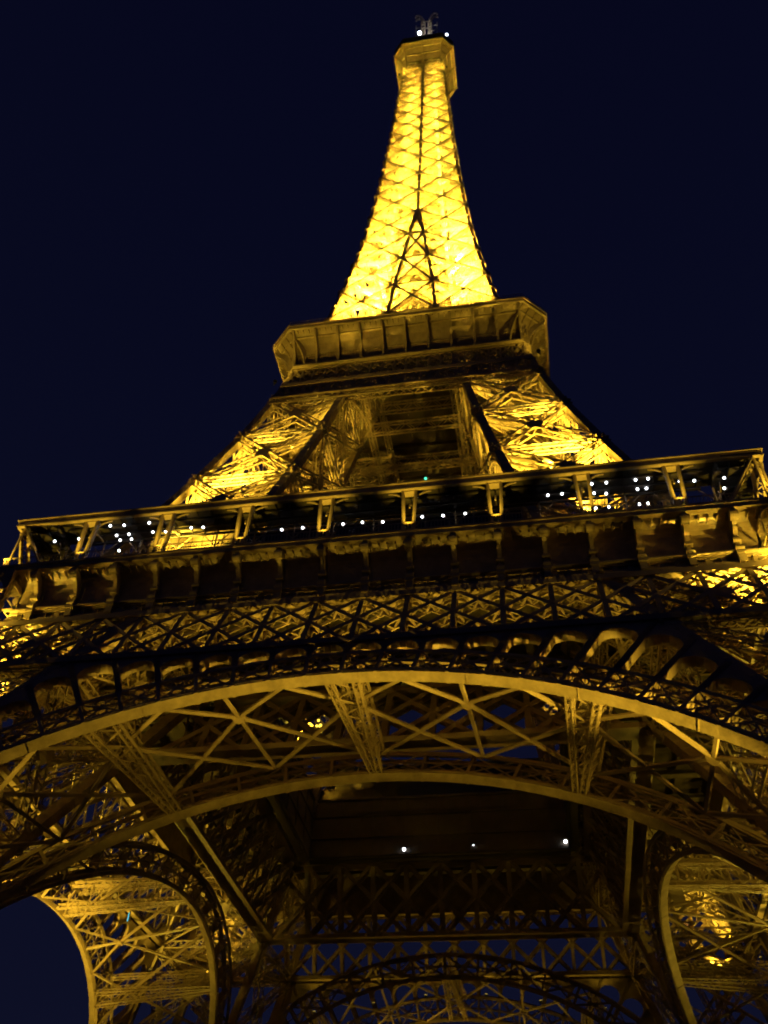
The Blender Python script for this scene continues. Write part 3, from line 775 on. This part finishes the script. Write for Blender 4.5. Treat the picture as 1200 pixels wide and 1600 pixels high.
# lamps behind the outer arch lighting the girder from within
for k in range(4):
    for j, x in enumerate((-19, -11, -4, 4, 11, 19)):
        z = 41.9-abs(x)*.12
        floodlight(rot((x, -35.9, z-1.0), k), rot((0, .12, 1), k), (2400, 500, 200, 500)[k], f'floodlight behind the {["front", "right", "far", "left"][k]} arch, number {j+1} along its girder', 86, .6, small=.7)
# upper spire
for n_, z in enumerate(lv[:-1]):
    a = h(z)
    for k in range(4):
        cc_ = (a+i_(z))/2 if z < 172 else a*.52; c = (-cc_, -cc_, z+.8)
        floodlight(rot(c, k), (0, 0, 1), (900*a*a+25000)*(1.0, .5, 1.5, .75)[(n_*3+k) % 4] if z < 255 else 15000, f'sodium floodlight on the spire, level {n_+1}, {SIDE[k]} corner', 120 if z < 172 else 130, .5, small=.8)
# arch floodlights, low on the inner legs, aimed at the arch soffits
for k in range(4):
    for sx_, pw in ((1, 105000), (-1, 24000)):
        p = (sx_*33.5, -43.2, 16.0); t = (sx_*10.0, -40.4, 36.5)
        fa = floodlight(rot(p, k), rot(tuple(t[i]-p[i] for i in range(3)), k), pw*(1.0, .9, .4, 2.4)[k], f'arch floodlight beside the {SIDE[(k+(1 if sx_ > 0 else 0)) % 4]} leg shining along the {["front", "right", "far", "left"][k]} arch', 50, 1.0)
        bd_ = MB(); bd_.beam((-.6*sx_, .42, -.5), (-2.6*sx_, .42, 2.0), .06, 2.6, (0, 1, 0)) if False else bd_.extrude([(.8*sx_, .40, -.4), (-2.2*sx_, .40, -.4), (-2.2*sx_, .62, 2.2), (.8*sx_, .62, 2.2)], (0, .04, 0))  # added plate that blocks the beam from the inner ironwork
        bd_.build('spill_shield', DARK, fa, rot=k*math.pi/2)
for k in range(4):
    for sx_ in (1, -1):
        p = (sx_*29.6, -34.6, 17.0); t = (sx_*4.0, -25.4, 38)
        fa = floodlight(rot(p, k), rot(tuple(t[i]-p[i] for i in range(3)), k), (15000, 18000, 12000, 28000)[k]*(1 if sx_ > 0 else .75), f'smaller floodlight for the inner {["front", "right", "far", "left"][k]} arch, on the {SIDE[(k+(1 if sx_ > 0 else 0)) % 4]} leg', 46, 1.0, small=.8)
        bd_ = MB(); bd_.extrude([(.8*sx_, .40, -.4), (-3.4*sx_, .40, -.4), (-3.4*sx_, 1.05, 2.2), (.8*sx_, 1.05, 2.2)], (0, .04, 0))  # added plate, cuts this lamp's spill towards the tower's centre
        bd_.build('spill_shield', DARK, fa, rot=k*math.pi/2)
# uplights at the feet of the gallery posts
for k in range(4):
    for j in range(1, 9):
        x = -35.4+70.8*j/9
        floodlight(rot((x, -HD-.55, 56.5), k), rot((0, .10, 1), k), 2000, f'small uplight at the foot of gallery post {j} on the {["front", "right", "far", "left"][k]} side', 62, 1.0, r=.1, grp='uplights at the feet of the gallery posts', small=.4)
    for (x, y, l) in ((-HD-.1, -HD-.5, 'front'),):
        floodlight(rot((x, y, 56.75), k), rot((.08, .08, 1), k), 2400, f'small uplight at the foot of the {SIDE[k]} corner post of the gallery', 120, .8, r=.1, grp='uplights at the feet of the gallery posts', small=.4)
floodlight((-19.6, -32.2, 57.3), (0, 2.9, 6.6), 60000, 'added floodlight on the left part of the gallery deck brightening the panels by the pylon foot', 75, .8, grp=None, small=.6)  # added lamp, makes the panels behind the gallery bright
# floodlights outside the corners, washing the coves of the three balconies
for k in range(4):
    for (p, t, pw, sz, lb) in (((-36.0, -35.1, 49.9), (-24, -34.8, 55.8), 4300, 100, 'cornice of the first gallery, left end'), ((35.7, -35.1, 49.9), (24, -34.8, 55.8), 4600, 100, 'cornice of the first gallery, right end'),
                       ((-18.75, -18.75, 105.2), (-18.9, -18.9, 115), 1300, 140, 'second balcony'), ((-6.5, -6.5, 259), (-6.8, -6.8, 275), 9500, 110, 'top cabin')):
        floodlight(rot(p, k), rot(tuple(t[i]-p[i] for i in range(3)), k), pw, f'floodlight outside the {SIDE[k]} corner washing the {lb}', sz, .8)
# white ceiling lights of the gallery
def lamp(name, pos, r, m, label, cat, grp=None, key=None):
    t = empty(name, pos); tag(t, label, cat, grp)
    if key not in LM:
        a = MB(); a.ball((0, 0, 0), r); b = MB(); b.tube((0, 0, r*.6), (0, 0, r*1.3), r*1.15, r*.9, n=12); LM[key] = (a.build('globe', m, t, smooth=True), b.build('housing', DARK, t))
    else:
        for o in LM[key]: c = o.copy(); col.objects.link(c); c.parent = t
    return t
LM = {}
CL = [(-9.1,-31.8),(-7,-31.8),(-3,-31.8),(-1.1,-31.8),(.9,-31.6),(4.7,-31.8),(6.7,-31.7),(8.8,-31.7),(16.6,-33.1),(17.9,-33.1),(20.6,-34),(21.9,-34),(20.8,-32.8),(21.9,-32.6),(20.8,-30.9),(22,-30.9),(24.5,-34),(25.6,-34),(24.7,-32.8),(25.5,-32.8),(24.7,-30.9),(25.5,-30.9),(28.4,-33.3),(29.7,-33.2),(32.3,-33.2),(32.4,-31.9),(-32.4,-33.1),(-29.8,-33.1),(-25.9,-34.5),(-24.5,-34.4),(-25.8,-33.1),(-24.5,-33.1),(-25.7,-32.4),(-24.5,-32.4),(-25.7,-31),(-21.9,-34.4),(-20.7,-34.4),(-22,-33.1),(-20.7,-33),(-18,-33.2),(-16.8,-33.1)]
for q, (x, y) in enumerate(sorted(CL)):
    zl = 61.9 if y < -32 else 61.9-(y+32)*1.05; y = min(y, -32+.0)
    lamp('ceiling_light', (x, y, zl), .115, WHITE_L, f'small white ceiling light, number {q+1} from the left under the gallery roof', 'ceiling light', 'white ceiling lights of the first gallery', 'c')
# beacons on top
def spotlamp(pos, r, m, name, label, cat, grp, key, pw=0, colr=(1, 1, 1)):
    t = lamp(name, pos, r, m, label, cat, grp, key)
    if pw:
        ld = bpy.data.lights.new('lamp_glow', 'POINT'); ld.energy = pw; ld.color = colr; ld.shadow_soft_size = r
        lo = bpy.data.objects.new('lamp_glow', ld); col.objects.link(lo); lo.parent = t; lo.location = (0, 0, -r*2.2)
    return t
bc = spotlamp((-1.2, -6.4, 291.5), .55, BEACON_L, 'beacon', 'bright white beacon at the foot of the antenna mast', 'beacon', None, 'b1')
floodlight((0, -3.2, 300.2), (0, 2.7, 24), 2600, 'added dim white floodlight brightening the antenna mast from its foot', 30, .6, grp=None, colr=(1, .85, .7), small=.6)  # added lamp, only there to lift the mast's brightness
lamp('beacon', (6.9, -6.3, 286.3), .32, BEACON_L, 'smaller white light at the right corner of the top cabin', 'beacon', None, 'b2')
ps = MB(); ps.tube((-1.2, -6.4, 281.9), (-1.2, -6.4, 291), .12, n=8); ps.tube((6.9, -6.3, 281.9), (6.9, -6.3, 286), .1, n=8)
ps.build('beacon_pole', DARK, tower)
for (p, l) in (((-4.15, 16.2, 51.4), 'white wall light left on the dark fascia across the central opening'), ((15.9, 16.2, 51.6), 'white wall light at the right end of the dark fascia across the opening')):
    lamp('wall_light', p, .2, WHITE_L, l, 'wall light', None, 'w')
lamp('wall_light', (4.6, 16.2, 51.6), .06, WHITE_L, 'faint tiny wall light between the two brighter ones on the fascia', 'wall light', None, 'w2')
lamp('signal_light', (4.9, -31.2, 67.9), .14, GREEN_L, 'small green signal light just above the gallery roof between the pylons', 'signal light', None, 'g')
# warm bulbs in clusters on the inner face of the far left pylon
rnd = random.Random(3)
BP = np.array([-16.6, 12.1, 69.6]); ux_ = np.array([.30, 0, .0]); uy_ = np.array([0, .0, 1.0])
for (px, py, m, s_) in ((0, 0, 11, .42), (4.2, 1.3, 4, .25), (2.6, -1.0, 6, .35), (1.6, -3.0, 5, .35), (2.6, -4.3, 4, .3), (1.8, -5.9, 3, .25), (7.1, -.3, 5, .3), (9.6, -1.0, 5, .35)):
    for q in range(m):
        lamp('bulb', (BP[0]+px*.62+rnd.uniform(-s_, s_), BP[1]-rnd.uniform(0, .3), BP[2]+py*.62+rnd.uniform(-s_, s_)*1.4), .17, YEL_L, 'round yellow bulb in the cluster glimpsed between the two arches', 'light bulb', 'yellow bulbs glimpsed between the arches', 'y')
hg = MB()
for z in (65.5, 67.2, 69, 70.6): hg.beam((-17.4, 12.3, z), (-10.2, 12.3, z), .06, .06)
for x in (-17, -14.8, -12.2, -10.6): hg.beam((x, 12.33, 65), (x, 12.33, 71.2), .08, .06)
hg.build('light_frame', DARK, tower)
# exit sign on the far left arch
sg = empty('exit_sign', (-33.2, 4.4, 39.4)); tag(sg, 'small cyan lit sign among the ironwork of the left arch', 'sign')
a = MB(); a.box(-.3, .3, -.06, .06, -.55, .55); a.build('sign_box', DARK, sg); a = MB(); a.box(-.22, .22, -.085, -.062, -.47, -.05); a.build('lit_panel', CYAN_L, sg)
a = MB()     # running figure in lights
for p, q_ in (((-.05, 0, .35), (.05, 0, .1)), ((.05, 0, .1), (.18, 0, -.02)), ((.05, 0, .1), (-.1, 0, -.02)), ((-.03, 0, .28), (.2, 0, .25)), ((-.03, 0, .28), (-.2, 0, .18))): a.beam((p[0], -.075, p[2]), (q_[0], -.075, q_[2]), .06, .03)
a.ball((-.06, -.075, .43), .05); a.build('figure', CYAN_L, sg)
sg.rotation_euler.z = R(-55)
# low warm lamps along the deck edge on the right and left of the gallery
for q in range(10):
    lamp('deck_light', (15.6+q*.62, -HD+.6, 57.0), .07, YEL_L, 'tiny warm light in the row along the deck edge right of centre', 'deck light', 'warm lights along the deck edge', 'd')
for q in range(7):
    lamp('deck_light', (22.2+q*.62, -HD+.6, 57.0), .07, YEL_L, 'tiny warm light in the second row along the deck edge, further right', 'deck light', 'warm lights along the deck edge', 'd')
for q in range(9):
    lamp('deck_light', (-19.8+q*.55, -HD+.6, 57.05), .07, YEL_L, 'tiny warm light in the row along the left part of the deck edge', 'deck light', 'warm lights along the deck edge', 'd')
# visitors at the railing (only heads and shoulders clear the deck edge)
def person(pos, rz, label):
    v = [((0, 0, .95), .14), ((0, 0, 1.15), .13), ((0, 0, 1.36), .16), ((0, 0, 1.47), .07), ((0, 0, 1.55), .075), ((0, -.01, 1.66), .105), ((0, 0, 1.76), .06),
         ((.19, 0, 1.40), .065), ((.25, -.03, 1.14), .05), ((.2, -.25, 1.03), .04), ((-.19, 0, 1.40), .065), ((-.25, -.03, 1.14), .05), ((-.2, -.25, 1.03), .04),
         ((.1, 0, .88), .1), ((.11, 0, .48), .07), ((.11, 0, .08), .05), ((.11, -.14, .04), .04), ((-.1, 0, .88), .1), ((-.11, 0, .48), .07), ((-.11, 0, .08), .05), ((-.11, -.14, .04), .04),
         ((.17, -.33, 1.05), .03), ((-.17, -.33, 1.05), .03)]
    e = [(0, 1), (1, 2), (2, 3), (3, 4), (4, 5), (5, 6), (2, 7), (7, 8), (8, 9), (2, 10), (10, 11), (11, 12), (0, 13), (13, 14), (14, 15), (15, 16), (0, 17), (17, 18), (18, 19), (19, 20), (9, 21), (12, 22)]
    me = bpy.data.meshes.new('person'); me.from_pydata([p for p, r in v], e, []); o = bpy.data.objects.new('person', me); col.objects.link(o)
    sk = o.modifiers.new('skin', 'SKIN'); 
    for q, (p, r) in enumerate(v): me.skin_vertices[0].data[q].radius = (r, r*.85)
    me.skin_vertices[0].data[0].use_root = True
    ss = o.modifiers.new('sub', 'SUBSURF'); ss.levels = 1; ss.render_levels = 2
    me.materials.append(COAT); o.location = pos; o.rotation_euler.z = rz; tag(o, label, 'person')
    hd = MB(); hd.ball((0, -.045, 1.655), (.085, .085, .105)); hd.ball((0, -.135, 1.645), (.015, .02, .025)); hd.build('face', SKIN, o, smooth=True)
    hr = MB(); hr.ball((0, .01, 1.69), (.11, .11, .11)); hr.build('hair', DARK, o, smooth=True)
person((11.2, -34.9, 56.7), 0, 'person in a dark coat standing at the deck railing, left of two')
person((12.9, -34.9, 56.7), .3, 'person in a dark coat at the deck railing, right of two')
